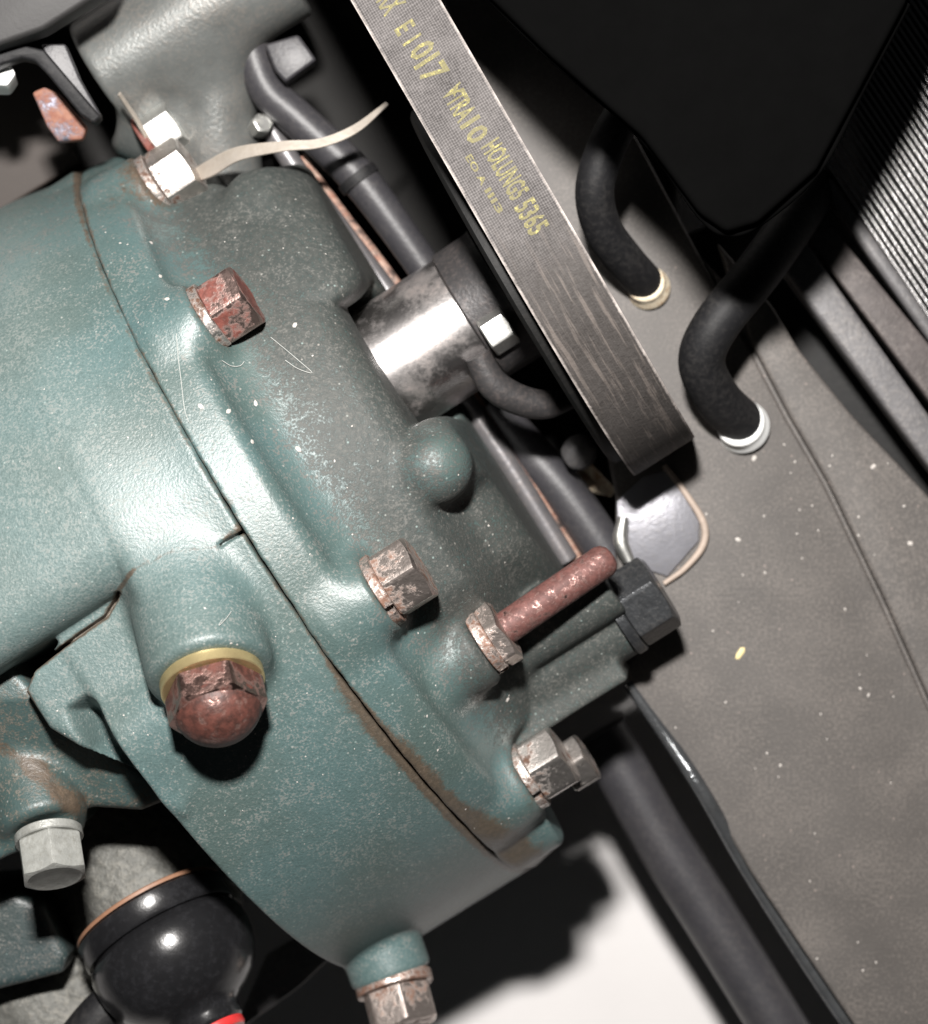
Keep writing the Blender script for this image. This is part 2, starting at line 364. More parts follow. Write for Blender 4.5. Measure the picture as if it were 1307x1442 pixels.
def slab(name, poly, z, th, mat, parent=None, bev=4.0, seg=3, **kw):
    """poly: [(px,py)] or [(px,py,z)] seen from above; extruded th px down, bevelled"""
    top = np.array([at(*(p if len(p) == 3 else (p[0], p[1], z))) for p in poly]); bot = top-np.array([0, 0, th]); n = len(top)
    bm = bmesh.new(); vs_ = [bm.verts.new(W(v)/K) for v in np.vstack([top, bot])]
    bm.faces.new(vs_[:n]); bm.faces.new(vs_[n:][::-1])
    for i in range(n): bm.faces.new([vs_[i], vs_[(i+1) % n], vs_[n+(i+1) % n], vs_[n+i]])
    bmesh.ops.recalc_face_normals(bm, faces=bm.faces)
    if bev: bmesh.ops.bevel(bm, geom=list(bm.edges), offset=bev, segments=seg, affect='EDGES', profile=.5)
    bm.verts.index_update(); V = [(v.co.x, -v.co.y, v.co.z) for v in bm.verts]; F = [[v.index for v in f.verts] for f in bm.faces]; bm.free()
    return mesh_obj(name, V, F, mat, parent, **kw)
def hexr(phi, flat, p=26.0):
    s = sum(np.abs(np.cos(phi-k*math.pi/3))**p for k in range(3)); return flat*s**(-1/p)
def orient(org, axis, roll):
    """blender matrix with local +Z along axis; local +X turned so that roll 0 points a flat at the camera"""
    z = W(axis).normalized(); x = Vector((0, 0, 1))-z*z.z
    x = x.normalized() if x.length > .05 else Vector((0, 1, 0)); y = z.cross(x); R = Matrix((x, y, z)).transposed()
    return Matrix.Translation(W(org)) @ R.to_4x4() @ Matrix.Rotation(math.radians(roll), 4, 'Z')
def local_mesh(name, V, F, mat, parent, Mw, ang=32):
    me = bpy.data.meshes.new(name); me.from_pydata((np.asarray(V)*K).tolist(), [], F)
    bm = bmesh.new(); bm.from_mesh(me); bmesh.ops.recalc_face_normals(bm, faces=bm.faces); bm.to_mesh(me); bm.free()
    smooth(me, ang); me.materials.append(mat); return reg(bpy.data.objects.new(name, me), parent, Mw)
def rings(rows, seg):
    V = []; F = []
    for z, r in rows:
        for k in range(seg):
            a = 2*math.pi*k/seg; rr = r[k] if hasattr(r, '__len__') else r; zz = z[k] if hasattr(z, '__len__') else z
            V.append((rr*math.cos(a), rr*math.sin(a), zz))
    for i in range(len(rows)-1):
        for k in range(seg): F.append([i*seg+k, i*seg+(k+1) % seg, (i+1)*seg+(k+1) % seg, (i+1)*seg+k])
    F.append(list(range(seg))); F.append(list(range((len(rows)-1)*seg, len(rows)*seg))); return V, F
def hexhead(name, org, axis, flat, H, roll, mat, parent, base=0.0, dish=1.5, hexp=40.0, lower=None):
    seg = 96; phi = np.arange(seg)*2*math.pi/seg; rh = hexr(phi, flat, hexp); rc = flat*.93
    ze = H-(rh-rc)*.52; zb = base+(rh-flat*.99)*.15
    rows = [(base, rh*.95), (zb+base*0+2.0, rh), (ze, rh), (ze+1.0, rh-1.6), (np.full(seg, H-.6), np.full(seg, rc+.5)), (np.full(seg, float(H)), np.full(seg, rc-1.5)), (np.full(seg, H-dish), np.full(seg, rc*.80)), (np.full(seg, H-dish), np.full(seg, rc*.3))]
    V, F = rings(rows, seg); o = local_mesh(name, V, F, mat, parent, orient(org, axis, roll), ang=28)
    cor = np.clip((rh/flat-1.09)/.05, 0, 1); ed = np.concatenate([cor*.5, cor, np.maximum(cor, .8), np.maximum(cor, .8), np.full(seg, .6), np.full(seg, .3), np.zeros(seg*2)])
    at_ = o.data.attributes.new('edge', 'FLOAT', 'POINT'); at_.data.foreach_set('value', ed.astype(np.float32)); return o
def washer(name, org, axis, r, th, mat, parent, hole=None, split=None):
    seg = 72; V = []; F = []; hole = hole or r*.5; prof = [(hole, 0), (r-1.5, 0), (r, 1.5), (r, th-1.5), (r-1.5, th), (hole, th)]
    gap = 3 if split is not None else 0; cnt = seg-gap; m = len(prof)
    for k in range(cnt+1 if gap else seg):
        a = 2*math.pi*k/seg+math.radians(split or 0); lift = (k/cnt-.5)*4 if gap else 0
        for rr, zz in prof: V.append((rr*math.cos(a), rr*math.sin(a), zz+lift))
    tot = cnt if gap else seg
    for k in range(tot):
        k2 = (k+1) if gap else (k+1) % seg
        for j in range(m): F.append([k*m+j, k*m+(j+1) % m, k2*m+(j+1) % m, k2*m+j])
    if gap: F.append(list(range(m))); F.append(list(range(cnt*m, cnt*m+m)))
    return local_mesh(name, V, F, mat, parent, orient(org, axis, 0), ang=35)
def bolt(parent, org, axis, flat, H, roll, mat, wmat=None, wr=None, wth=14, split=None, label=None, name='bolt'):
    """org = seat of the washer"""
    org = np.asarray(org, float); ax = np.asarray(axis, float)/np.linalg.norm(axis)
    o = hexhead(name, org+ax*(wth if wmat else 0), ax, flat, H, roll, mat, parent)
    if wmat: washer('washer', org, ax, wr or flat*1.12, wth, wmat, o, split=split)
    if label: o['label'] = label
    return o

# ================================================================== SETTING
fl = mesh_obj('floor', [at(-3000, -3000, -960), at(4300, -3000, -960), at(4300, 4400, -960), at(-3000, 4400, -960)], [[0, 1, 2, 3]], M['floor']); fl['kind'] = 'structure'

slab('engine_block', [(-400, -300), (980, -300), (960, 300), (885, 660), (880, 930), (800, 930), (560, 960), (330, 1040), (-400, 1300)], -700, 300, plain('oily_black_iron', (.010, .0095, .009), .7, 0, .4, 90, 1.0, 9, spec=.2), None, 20)  # black slab added where the engine bay falls into shade
tag(bpy.data.objects['engine_block'], 'oily black mass of the engine in shadow beneath the teal case', 'engine')

# ================================================================== ENGINE GEAR CASE
eng = empty('engine_gear_case', frloc([0, 0, 0]), 'dusty teal painted cast gear case in two bolted halves, filling the left of the picture', 'engine')

BOSS_D = np.array([.22, .78, .58]); BOSS_D /= np.linalg.norm(BOSS_D)
NUT = at(298, 955, 52)                                   # seat of the cap nut washer
bd = GM @ BOSS_D; bn = toloc(NUT)
WEB = [pl(*q, -25)[:2] for q in [(28, 978), (34, 950), (80, 908), (150, 860), (205, 840), (300, 990), (255, 1150), (215, 1120), (62, 1030)]]
POCK = [pl(*q, -25)[:2] for q in [(96, 1004), (116, 988), (140, 1000), (240, 1180), (120, 1062)]]
JL = [pl(*q, 10)[:2] for q in [(312, 768), (250, 774), (195, 800), (162, 836), (140, 872)]]+[pl(*q, -40)[:2] for q in [(92, 908), (45, 944), (32, 972), (60, 1024)]]
CRK = [pl(346, 746, 30)[:2], pl(312, 767, 28)[:2]]
def f_case(p):
    x, y, z = p[:, 0], p[:, 1], p[:, 2]
    rad = np.hypot(y, z)
    dep = 72*sig((-185-x)/9)*sig((95-y)/22)
    R_ = 680+26*(1-sst(x, -185, 5))*sig((150-y)/50)
    wob = .35*np.sin(y/11)+.25*np.sin(y/5.7+1)+.35*np.sin(y/27)
    ring = rnd2(rad-R_+dep, np.maximum(x+1.7+wob, -315-x), 4)
    up = rnd2(rad-R_, np.maximum(x+1.7+wob, -900-x), 4)
    up = smax(up, y+26+10*sst(x, -900, -300), 92)
    ear = cylx(p, -520, 150, 150, -900, -4, 8)
    d = smin(np.minimum(up, smax(ear, y+300, 10)), ring, 10)
    # web with rib and pocket
    top = 634-70*sst(-poly2(p, POCK), -12, 26)
    web = smax(poly2(p, WEB), np.maximum(z-top, 380-z), 16)
    d = smin(d, web, 16)
    boss = cap(p, bn-bd*230, bn, 100, 14, 88)
    d = smin(d, boss, 22)
    # open pocket below: hollow side
    b2 = cap(p, pl(505, 1240, -470), pl(552, 1376, -455), 66, 10)
    d = smin(d, b2, 14)
    # small joint crack that meets the seam
    gv = np.minimum(segdist(p, *CRK), np.min([segdist(p, JL[i], JL[i+1]) for i in range(3, len(JL)-2)], axis=0))
    return np.maximum(d, -np.maximum(np.maximum(gv-2.6, -(d+11)), 430-z))
def a_case(p):
    x, y, z = p[:, 0], p[:, 1], p[:, 2]
    g = .06+.38*sst(-y, 380, 620)+.10*sst(-x, 300, 700)
    g = g+.45*sst(-z, -330, -100)*0
    st = .9*sst(y, 180, 420)*np.exp(-(np.abs(x+6)/13)**1.5)+.62*np.exp(-(np.abs(x+3)/5)**2)+.42*np.exp(-((y+62)/26)**2)*sst(-x, 190, 240)*sst(-z, -640, -600)
    st = st+.5*sst(y, 150, 260)*sst(-y, -420, -300)*np.exp(-(np.abs(x+10)/34)**2)
    st = st+.8*np.exp(-((p[:, 0]+20)**2)/500)*np.exp(-((y+22)**2)/60)
    st = st+.38*sst(-y, 450, 640)
    for i in range(len(JL)-1): st = np.maximum(st, (.62 if i < 2 else 1.0)*np.exp(-(segdist(p, JL[i], JL[i+1])/(5 if i < 3 else 6.5))**2)*(z > 420))
    return {'grime': g, 'stain': st, 'dusty': .15+.75*sst(-x, 10, 160)*sst(-y, -190, 60)}  # left body paler: dust, with flash brightness painted in
casting('rear_housing', f_case, (-860, -690, -120), (10, 720, 830), 4.6, M['case'], eng, a_case)

BT = [(-62.8, 100), (-29.6, 96), (14.6, 104), (56.2, 104)]   # bolt angles round the flange, seat x
BR = 622.0
def f_cover(p):
    x, y, z = p[:, 0], p[:, 1], p[:, 2]
    rad = np.hypot(y, z)
    wob = .35*np.sin(y/9+2)+.3*np.sin(y/5.1)
    fl_ = smax(rnd2(rad-682+.20*np.maximum(x, 0), 1.7+wob-x, 4), x-72, 22)
    low = 70*sig((y-96)/7)*sst(x, 205, 262)+45*sst(y, 200, 300)*sst(x, 110, 190)
    u_ = np.clip((x-40)/290, 0, 1.1)
    rc = 604-30*u_-62*u_**3-low
    dome = smax(rad-rc, np.maximum(x-312, 4-x), 44)
    dome = smax(dome, y-455-0*x, 20)
    cut = smin(-(y+492), x-190, 20)
    dome = smax(dome, cut, 30)
    d = smin(fl_, dome, 70)
    for th, xs in BT:
        a = math.radians(th); d = smin(d, cylx(p, BR*math.sin(a), BR*math.cos(a), 60, 20, xs, 8), 34)
    d = smin(d, np.linalg.norm(p-np.array([258, 46, 530]), axis=1)-58, 20)
    # swelling behind the upper bolt
    d = smin(d, cap(p, (200, -440, 300), (262, -420, 312), 58, 20), 46)
    # bosses on the lower right
    d = smin(d, cylx(p, 303, 468, 62, 40, 172, 14), 22)
    d = smin(d, cap(p, (180, 332, 352), (372, 332, 352), 54, 8), 10)
    d = smin(d, cap(p, (180, 386, 290), (352, 386, 290), 66, 6), 10)
    d = smin(d, box(p, (80, 330, 100), (318, 474, 338), 7), 10)
    # lower end of the flange, broken corner
    d = smin(d, cylx(p, 575, 250, 70, 4, 92, 12), 30)
    # bore for the shaft
    s = pl(612, 478, -345); hole = np.hypot(y-s[1], z-s[2])-116
    d = smax(d, -np.maximum(hole, 200-x), 14)
    return smax(d, -np.maximum(np.maximum(np.abs(y-s[1])-104, 262-x), s[2]-z), 44)
def a_cover(p):
    x, y, z = p[:, 0], p[:, 1], p[:, 2]
    g = .10+sst(x, 45, 190)*.80+.20*sst(-y, 330, 520)
    g = g-.40*np.exp(-((x-285)**2+(y-45)**2)/3600)
    st = .62*np.exp(-(np.abs(x-3)/5)**2)+.95*sst(y, 200, 430)*np.exp(-(np.abs(x-8)/22)**1.6)+.9*sst(y, 430, 620)*np.exp(-((x-30)/45)**2)
    st = st+.5*np.exp(-((y+560)**2+(x-60)**2)/5000)
    for th, xs in BT:
        a = math.radians(th); rr_ = np.hypot(y-BR*math.sin(a), z-BR*math.cos(a)); st = st+.52*np.exp(-((rr_-56)/16)**2)*np.exp(-((x-xs)/22)**2)
    return {'grime': np.clip(g, 0, 1), 'stain': st}
casting('front_cover', f_cover, (-4, -700, 60), (404, 720, 720), 4.0, M['case'], eng, a_cover)
# gasket lying back in the joint
V, F = [], []
th = np.linspace(-1.5, 1.5, 120)
for i, a in enumerate(th):
    for xx, rr in ((-5, 655), (5, 655), (5, 600), (-5, 600)): V.append(frloc([xx, rr*math.sin(a), rr*math.cos(a)]))
for i in range(119):
    for j in range(4): F.append([i*4+j, i*4+(j+1) % 4, i*4+4+(j+1) % 4, i*4+4+j])
mesh_obj('gasket', V, F, plain('dark_gasket', (.035, .025, .02), .8), eng)

rolls = [4, 34, 24, 22]; mats = ['rust2', 'rust', 'pink', 'rust2']
labs = ['bolt with white worn flat beside the bent metal strip', 'heavily rusted red bolt on the joint flange', 'pinkish bolt in the middle of the joint flange', 'lowest flange bolt with bare steel flat']
for (t_, xs), ro, m_, lb in zip(BT, rolls, mats, labs):
    a = math.radians(t_); o = frloc([xs-1, BR*math.sin(a), BR*math.cos(a)])
    bolt(eng, o, E1, 47, 58, ro, M[m_], M['rust2' if m_ != 'pink' else 'pink'], 55, 15, split=200+40*xs, label=lb)
# upper bolt that stands behind the first
bolt(eng, at(205, 200, -420), E1, 40, 50, 12, M['zinc'], M['rust'], 46, 12, label='bolt with bright flat half hidden behind the upper flange bolt')
# bolt end beyond the lowest one
bolt(eng, at(795, 1085, -360), E1, 38, 44, 20, M['rust2'], None, label='dark bolt end behind the lowest flange bolt')
# stud with hexagon
so = frloc([172, 303, 470])
st = bolt(eng, so, E1, 47, 26, 14, M['pink'], M['pink'], 52, 18, split=80, label='hexagon of the red brown stud'); st.name = 'stud_nut'
e = toloc(at(862, 782, -165)); s0 = np.array([190, 303, 470.]); dv = frloc(e)-frloc(s0); Ls = np.linalg.norm(dv)
lathe('stud', frloc(s0), dv, [(0, 25), (Ls-16, 25), (Ls-7, 22), (Ls-1, 15), (Ls+1, 6)], M['stud'], eng, 40)
# black bolt on the lug
bo = frloc([350, 388, 300])
bolt(eng, bo, E1, 56, 66, 8, M['blackbolt'], M['blackbolt'], 66, 16, label='large black bolt at the end of the lug')
# domed nut
nut_b = hexhead('cap_nut', NUT+BOSS_D*16, BOSS_D, 62, 47, 0, M['cap'], eng, dish=0)
nut_b['label'] = 'rusty domed cap nut on a yellow washer'
pr = [(22, 58)]+[(32+58*math.sin(a), 63*math.cos(a)) for a in np.linspace(.10, 1.52, 16)]
lathe('dome', NUT+BOSS_D*12, BOSS_D, pr, M['cap'], nut_b, 64, ang=60)
washer('washer', NUT-BOSS_D*1, BOSS_D, 73, 17, M['brass'], nut_b)
# bottom bolt
bolt(eng, at(553, 1377, -452), np.array([.25, .86, .35]), 50, 62, 18, M['pink'], M['pink'], 62, 20, label='pinkish bolt under the lower end of the case')

# ================================================================== LOWER LEFT CASTINGS
low = empty('lower_casting', at(40, 1160, -420), 'dark teal casting with a pale bolt at the lower left edge', 'engine part')
def f_low(p):
    d = smax(poly2(p, [at(*q, -190)[:2] for q in [(-260, 880), (-20, 880), (60, 960), (250, 1120), (200, 1140), (125, 1135), (40, 1190), (-260, 1330)]]), np.maximum(p[:, 2]+92+.5*np.maximum(0, p[:, 1]-at(0, 985, -100)[1]), -520-p[:, 2]), 14)
    a2 = [at(*q, -165)[:2] for q in [(-260, 1000), (-20, 1030), (62, 1075), (108, 1118), (112, 1165), (60, 1180), (-30, 1225), (-260, 1300)]]
    e_ = smax(poly2(p, a2), np.maximum(p[:, 2]+128-.12*(p[:, 0]+600), -520-p[:, 2]), 14)
    d = np.minimum(d, e_)
    b = cap(p, at(30, 1040, -215), at(63, 1168, -140), 66, 14)
    return smin(d, b, 18)
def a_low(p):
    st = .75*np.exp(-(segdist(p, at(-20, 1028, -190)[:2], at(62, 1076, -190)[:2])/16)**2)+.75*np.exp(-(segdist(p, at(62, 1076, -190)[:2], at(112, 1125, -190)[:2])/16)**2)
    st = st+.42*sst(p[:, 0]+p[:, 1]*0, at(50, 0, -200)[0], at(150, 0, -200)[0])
    return {'grime': np.full(len(p), .45), 'stain': st}  # even grime, with the body's shadow put into it
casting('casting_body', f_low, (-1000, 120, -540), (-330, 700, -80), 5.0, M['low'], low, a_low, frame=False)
bolt(low, at(68, 1172, -137), np.array([.20, .80, .45]), 44, 60, 16, M['zincw'], M['zincw'], 50, 14, label='pale zinc bolt')

gear = empty('grey_casting', at(180, 1260, -560), 'rough bare grey aluminium casting under the teal case beside the black dome', 'engine part')
def f_grey(p):
    d = cap(p, at(120, 1090, -520), at(238, 1330, -430), 132, 16)
    d = smin(d, cap(p, at(-20, 1300, -560), at(120, 1480, -500), 120, 18), 40)
    d = smin(d, box(p, at(60, 1180, -700), at(330, 1330, -520), 20), 30)
    n = np.sin(p[:, 0]/19)*np.sin(p[:, 1]/23+1)*np.sin(p[:, 2]/17)
    return d+2.2*n+1.5*np.sin(p[:, 0]/7+np.sin(p[:, 1]/9)*2)*np.sin(p[:, 1]/8+1.3*np.sin(p[:, 0]/11))
casting('casting_body', f_grey, (-860, 300, -740), (-260, 950, -300), 6.0, M['alu'], gear, frame=False)
blk = empty('corner_block', at(30, 1330, -480), 'dark teal block at the left edge below the pale bolt', 'engine part')
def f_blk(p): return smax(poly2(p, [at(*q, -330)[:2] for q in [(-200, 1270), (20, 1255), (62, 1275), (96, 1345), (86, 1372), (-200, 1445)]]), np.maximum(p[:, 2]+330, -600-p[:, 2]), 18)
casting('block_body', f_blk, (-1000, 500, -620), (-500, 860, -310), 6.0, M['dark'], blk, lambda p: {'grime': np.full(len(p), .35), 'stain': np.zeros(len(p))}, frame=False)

# black domed boot
bt = empty('rubber_boot', at(210, 1280, -380), 'glossy black rubber dome with orange band and red seal at the bottom left', 'boot')
BA = np.array([.50, .80, .33]); BA /= np.linalg.norm(BA); B0 = at(210, 1284, -345)
lathe('collar', B0, BA, [(0, 100), (2, 120), (6, 124), (38, 125), (42, 122), (43, 100)], M['gloss'], bt, 80)
lathe('band', B0, BA, [(-6, 90), (-6, 119), (-4, 121), (1, 121), (2, 90)], M['orange'], bt, 80)
pr = [(38, 112), (46, 117), (52, 124), (62, 128), (80, 129), (100, 127), (120, 121), (140, 110), (156, 96), (168, 80), (176, 66), (184, 57), (194, 53), (206, 54), (212, 50), (213, 20)]
lathe('dome', B0, BA, pr, M['gloss'], bt, 96, ang=70)
lathe('seal_ring', B0+BA*205, BA, [(0, 36), (1, 47), (6, 50), (16, 50), (20, 47), (21, 30)], M['red'], bt, 64)
bolt(bt, B0+BA*222, BA, 33, 46, 22, M['zinc'], None, label='pale bolt head in the red seal', name='bolt')
tube('bracket_lip', pxpath([(90, 1500, -330), (150, 1420, -330), (190, 1370, -340)]), [40, 34, 10], M['rubber'], bt)

slab('grey_bar', [(330, 1445, -640), (372, 1350, -640), (440, 1310, -640), (470, 1345, -640), (420, 1392, -640), (345, 1445, -640)], -640, 50, M['rail'], None, 4)
tag(bpy.data.objects['grey_bar'], 'flat grey metal bar seen below the case beside the black rubber dome', 'bar')

# ================================================================== UPPER LEFT: CAST NECK AND BRACKETS
nk = empty('cast_neck', at(240, 130, -420), 'dusty grey cast pipe neck at the top left behind the case', 'pipe')
def f_neck(p):
    a = at(142, 108, -430); b = at(395, -55, -400)
    d = cap(p, a, b, 92, 10, 96)
    d = smin(d, cap(p, at(290, 60, -430), at(318, 270, -480), 70, 10, 62), 46)
    d = smin(d, cap(p, at(180, 150, -470), at(300, 210, -500), 74, 20), 40)
    return d
casting('neck_body', f_neck, (-720, -980, -640), (-180, -430, -260), 5.0, M['neck'], nk, frame=False)
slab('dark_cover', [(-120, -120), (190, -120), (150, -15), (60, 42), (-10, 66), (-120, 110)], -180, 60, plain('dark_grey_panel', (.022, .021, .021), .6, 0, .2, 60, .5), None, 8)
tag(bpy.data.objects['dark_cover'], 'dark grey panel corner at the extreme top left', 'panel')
br = empty('black_bracket', at(60, 120, -300), 'curved black bracket between the grey neck and a white bolt head at the top left', 'bracket')
slab('bracket_arm', [(-40, 92, -225), (0, 72, -225), (36, 64, -225), (62, 70, -228), (84, 96, -235), (142, 164, -250), (132, 174, -250), (112, 160, -246), (66, 104, -235), (48, 86, -228), (30, 82, -225), (4, 90, -225), (-40, 110, -225)], -225, 34, M['rubber'], br, 4)
slab('bracket_side', [(58, 62, -262), (92, 62, -262), (112, 110, -268), (142, 162, -275), (130, 172, -275), (96, 130, -268), (70, 90, -262)], -262, 26, M['pipe'], br, 3)
hexhead('bolt', at(6, 118, -300), np.array([.05, -.25, 1.0]), 19, 40, 10, M['white'], br, hexp=14.0)  # zinc head; overexposed flash glare is put into its white colour
slab('rusty_tab', [(45, 130, -300), (62, 122, -300), (84, 132, -300), (122, 178, -310), (116, 196, -310), (82, 200, -310), (66, 178, -305)], -300, 22, M['rusttab'], None, 4)
tag(bpy.data.objects['rusty_tab'], 'small flaking rusty metal tab under the black bracket', 'tab')
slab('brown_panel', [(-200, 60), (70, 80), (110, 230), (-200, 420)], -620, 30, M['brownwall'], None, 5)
tag(bpy.data.objects['brown_panel'], 'dark brown panel in shadow behind the rusty tab', 'panel')

# bent metal strip round the upper bolt
def ribbon(name, pts, wid, th, mat, side, **kw):
    P = np.array([at(*q) for q in pts]); C = catmull(np.column_stack([P, wid]), 8); c = C[:, :3]; wd = C[:, 3]
    T = np.gradient(c, axis=0); T /= np.linalg.norm(T, axis=1)[:, None]; V = []; F = []
    for i in range(len(c)):
        up = np.asarray(side(i/(len(c)-1)), float); s = np.cross(T[i], up); s /= np.linalg.norm(s); u = np.cross(s, T[i])
        for a, b in ((-.5, -.5), (.5, -.5), (.5, .5), (-.5, .5)): V.append(c[i]+s*wd[i]*a+u*th*b)
    for i in range(len(c)-1):
        for j in range(4): F.append([i*4+j, i*4+(j+1) % 4, i*4+4+(j+1) % 4, i*4+4+j])
    F += [[0, 1, 2, 3], [len(V)-4+j for j in range(4)]]
    return mesh_obj(name, V, F, mat, None, **kw)
rb = ribbon('metal_strip', [(168, 132, -300), (190, 165, -345), (214, 205, -385), (250, 250, -395), (290, 240, -340), (335, 217, -300), (400, 206, -280), (450, 202, -280), (500, 182, -290), (545, 146, -320)],
            [6, 7, 8, 16, 30, 24, 17, 15, 14, 6], 3.0, M['strip'], lambda t: (0, -.35, 1) if t > .4 else (.6, 0, 1), origin=at(290, 238, -240))
tag(rb, 'thin bent strip of bare metal curling out behind the upper bolt', 'metal strip')

# ================================================================== SHAFT, HUB AND PULLEY
SC = pl(612, 478, -345)                       # shaft centre (local y,z)
def SX(x, dy=0, dz=0): return frloc([x, SC[1]+dy, SC[2]+dz])
pul = empty('pulley', SX(420), 'dark pulley on a bright machined shaft beside the belt', 'pulley')
lathe('shaft', SX(180), E1, [(0, 104), (226, 104), (232, 101), (233, 60)], M['shaft'], pul, 96)
lathe('hub', SX(404), E1, [(0, 70), (0, 104), (4, 110), (62, 111), (70, 114), (72, 80), (110, 78), (115, 60)], M['hub'], pul, 96)
PR = 338.0; PX0 = pl(772, 330, -20)[0]-14
lathe('sheave', SX(PX0-82), E1+.040*BY, [(0, 100), (0, PR-34), (6, PR-26), (18, PR-26), (22, PR-30), (46, PR-80), (96, PR-80), (112, PR-32), (118, PR-30), (122, PR-36), (122, 100)], M['blackpl2'], pul, 160)
# claw of the hub flange
tube('flange_claw', pxpath([(672, 500, -250), (694, 540, -262), (728, 562, -275), (768, 570, -290), (806, 562, -310)]), [20, 24, 24, 22, 14], M['hub'], pul, 20)
bolt(pul, at(684, 474, -246), E1, 31, 42, 6, M['zinc'], None, label='bright hub bolt head')

# belt
YR = pl(772, 330, -20)[1]-150; BYC = SC[1]; BZC = SC[2]; BRr = PR+6
path = []
ys = -900
tang = math.radians(-4)                       # belt leaves the sheave rising a little towards the top of the picture
a0 = -tang
p0 = np.array([BYC+BRr*math.sin(-0.0+tang), BZC+BRr*math.cos(tang)]); dirv = np.array([-math.cos(tang), math.sin(tang)])
for L in np.linspace(1000, 0, 120, endpoint=False): path.append(p0+dirv*L)
for a in np.linspace(tang, math.radians(150), 90): path.append(np.array([BYC+BRr*math.sin(a), BZC+BRr*math.cos(a)]))
path = np.array(path); T = np.gradient(path, axis=0); T /= np.linalg.norm(T, axis=1)[:, None]; Nn = np.stack([-T[:, 1], T[:, 0]], 1)
if (Nn[0] @ np.array([0, 1])) < 0: Nn = -Nn
sl = np.concatenate([[0], np.cumsum(np.linalg.norm(np.diff(path, axis=0), axis=1))])
us = list(np.linspace(-55, 55, 25)); prof = [(u, (0 if abs(u) < 53.6 else -1.5)) for u in us]+[(52, -16), (42, -44), (-42, -44), (-52, -16)]
def beltx(s): return PX0+8*np.sin(s/260)*0
SK = -.040
def belt_pt(s, u, n):
    i = np.clip(np.searchsorted(sl, s)-1, 0, len(sl)-2); f = (s-sl[i])/(sl[i+1]-sl[i]); q = path[i]+(path[i+1]-path[i])*f; nn = Nn[i]
    q = q+nn*n; return frloc([PX0+u+SK*(q[0]-YR), q[0], q[1]])
V = []; F = []; U = []; Vv = []; Sd = []; m = len(prof)
off0 = 0
for i in range(len(path)):
    for u, n in prof:
        q = path[i]+Nn[i]*n; V.append(frloc([PX0+u+SK*(q[0]-YR), q[0], q[1]])); U.append(u); Vv.append(sl[i]); Sd.append(1.0 if n < -5 else 0.0)
for i in range(len(path)-1):
    for j in range(m): F.append([i*m+j, i*m+(j+1) % m, (i+1)*m+(j+1) % m, (i+1)*m+j])
F += [list(range(m)), list(range((len(path)-1)*m, len(path)*m))]
# v measured from where the belt enters the picture
def proj(P): f = D/(D-P[2]); return CX+P[0]*f, CY+P[1]*f
V0 = min(sl, key=lambda s: abs(proj(belt_pt(s, 0, 0))[1]-0))
belt = mesh_obj('drive_belt', V, F, M['belt'], None, attrs={'u': U, 'v': np.array(Vv)-V0, 'side': Sd}, origin=SX(PX0, 0, 285), ang=50)
tag(belt, 'worn grey fabric drive belt with yellow lettering, crossing from the top edge', 'belt')

def text_on_belt(txt, y0, y1, height, u0, name='lettering'):
    cu = bpy.data.curves.new('t', 'FONT'); cu.body = txt; cu.size = 1.0; cu.resolution_u = 2; cu.offset = 0.026
    to = bpy.data.objects.new('t', cu); COL.objects.link(to); bpy.context.view_layer.update()
    ev = to.evaluated_get(bpy.context.evaluated_depsgraph_get()); me = ev.to_mesh()
    vs2 = np.array([v.co[:] for v in me.vertices]); fs = [list(p.vertices) for p in me.polygons]; ev.to_mesh_clear()
    bpy.data.objects.remove(to); bpy.data.curves.remove(cu)
    ss = np.linspace(sl[0], sl[-1]*.8, 1500); yy = np.array([proj(belt_pt(q, u0, 0))[1] for q in ss])
    s0 = ss[np.argmin(abs(yy-y0))]; s1 = ss[np.argmin(abs(yy-y1))]; x0, x1 = vs2[:, 0].min(), vs2[:, 0].max()
    P = [belt_pt(s0+(v[0]-x0)/(x1-x0)*(s1-s0), u0+v[1]*height*.84/.73, 1.2) for v in vs2]
    return mesh_obj(name, P, fs, M['print'], belt, ang=None)
text_on_belt('RX', 2, 24, 44, -24)
text_on_belt('E 1', 42, 66, 36, -22)
text_on_belt('0', 72, 88, 44, -20)
text_on_belt('17', 94, 122, 50, -24)
text_on_belt('x', 126, 136, 20, 4)
text_on_belt('VTRA', 132, 174, 38, -10)
text_on_belt('10', 178, 206, 38, -10)
text_on_belt('HOLUNG5', 208, 284, 36, 0)
text_on_belt('5365', 292, 334, 38, -2)
text_on_belt('EO A', 222, 262, 12, -26)
text_on_belt('III3', 268, 302, 12, -26)

# ================================================================== PIPES BETWEEN ENGINE AND BELT
def pipe(name, pts, r, mat, label, cat='pipe', **kw):
    o = tube(name, pxpath(pts), r, mat, None, origin=at(*pts[len(pts)//2]), **kw); tag(o, label, cat); return o
hs = pipe('black_hose', [(350, 60, -420), (375, 125, -420), (420, 168, -420), (500, 245, -425), (575, 345, -430), (640, 440, -440)], [30, 30, 30, 31, 28, 28], M['pipe'], 'thick black hose passing beneath the bent metal strip', 'hose')
c_ = at(505, 252, -425); d_ = at(575, 345, -430)-at(500, 245, -425)
lathe('sleeve_end', c_, d_, [(-8, 28), (-8, 34), (0, 35), (8, 34), (8, 28)], M['rubber'], hs, 32)
pipe('grey_rod', [(372, 165, -455), (410, 228, -455), (470, 310, -460), (560, 430, -465), (700, 630, -465), (800, 790, -470)], 17, M['rod'], 'thin grey rod running below the shaft beside the teal cover')
pipe('rusty_rod', [(420, 225, -475), (480, 305, -478), (560, 410, -480), (700, 615, -480), (810, 790, -485)], 14, M['rustrod'], 'thin rust streaked rod next to the grey rod under the shaft')
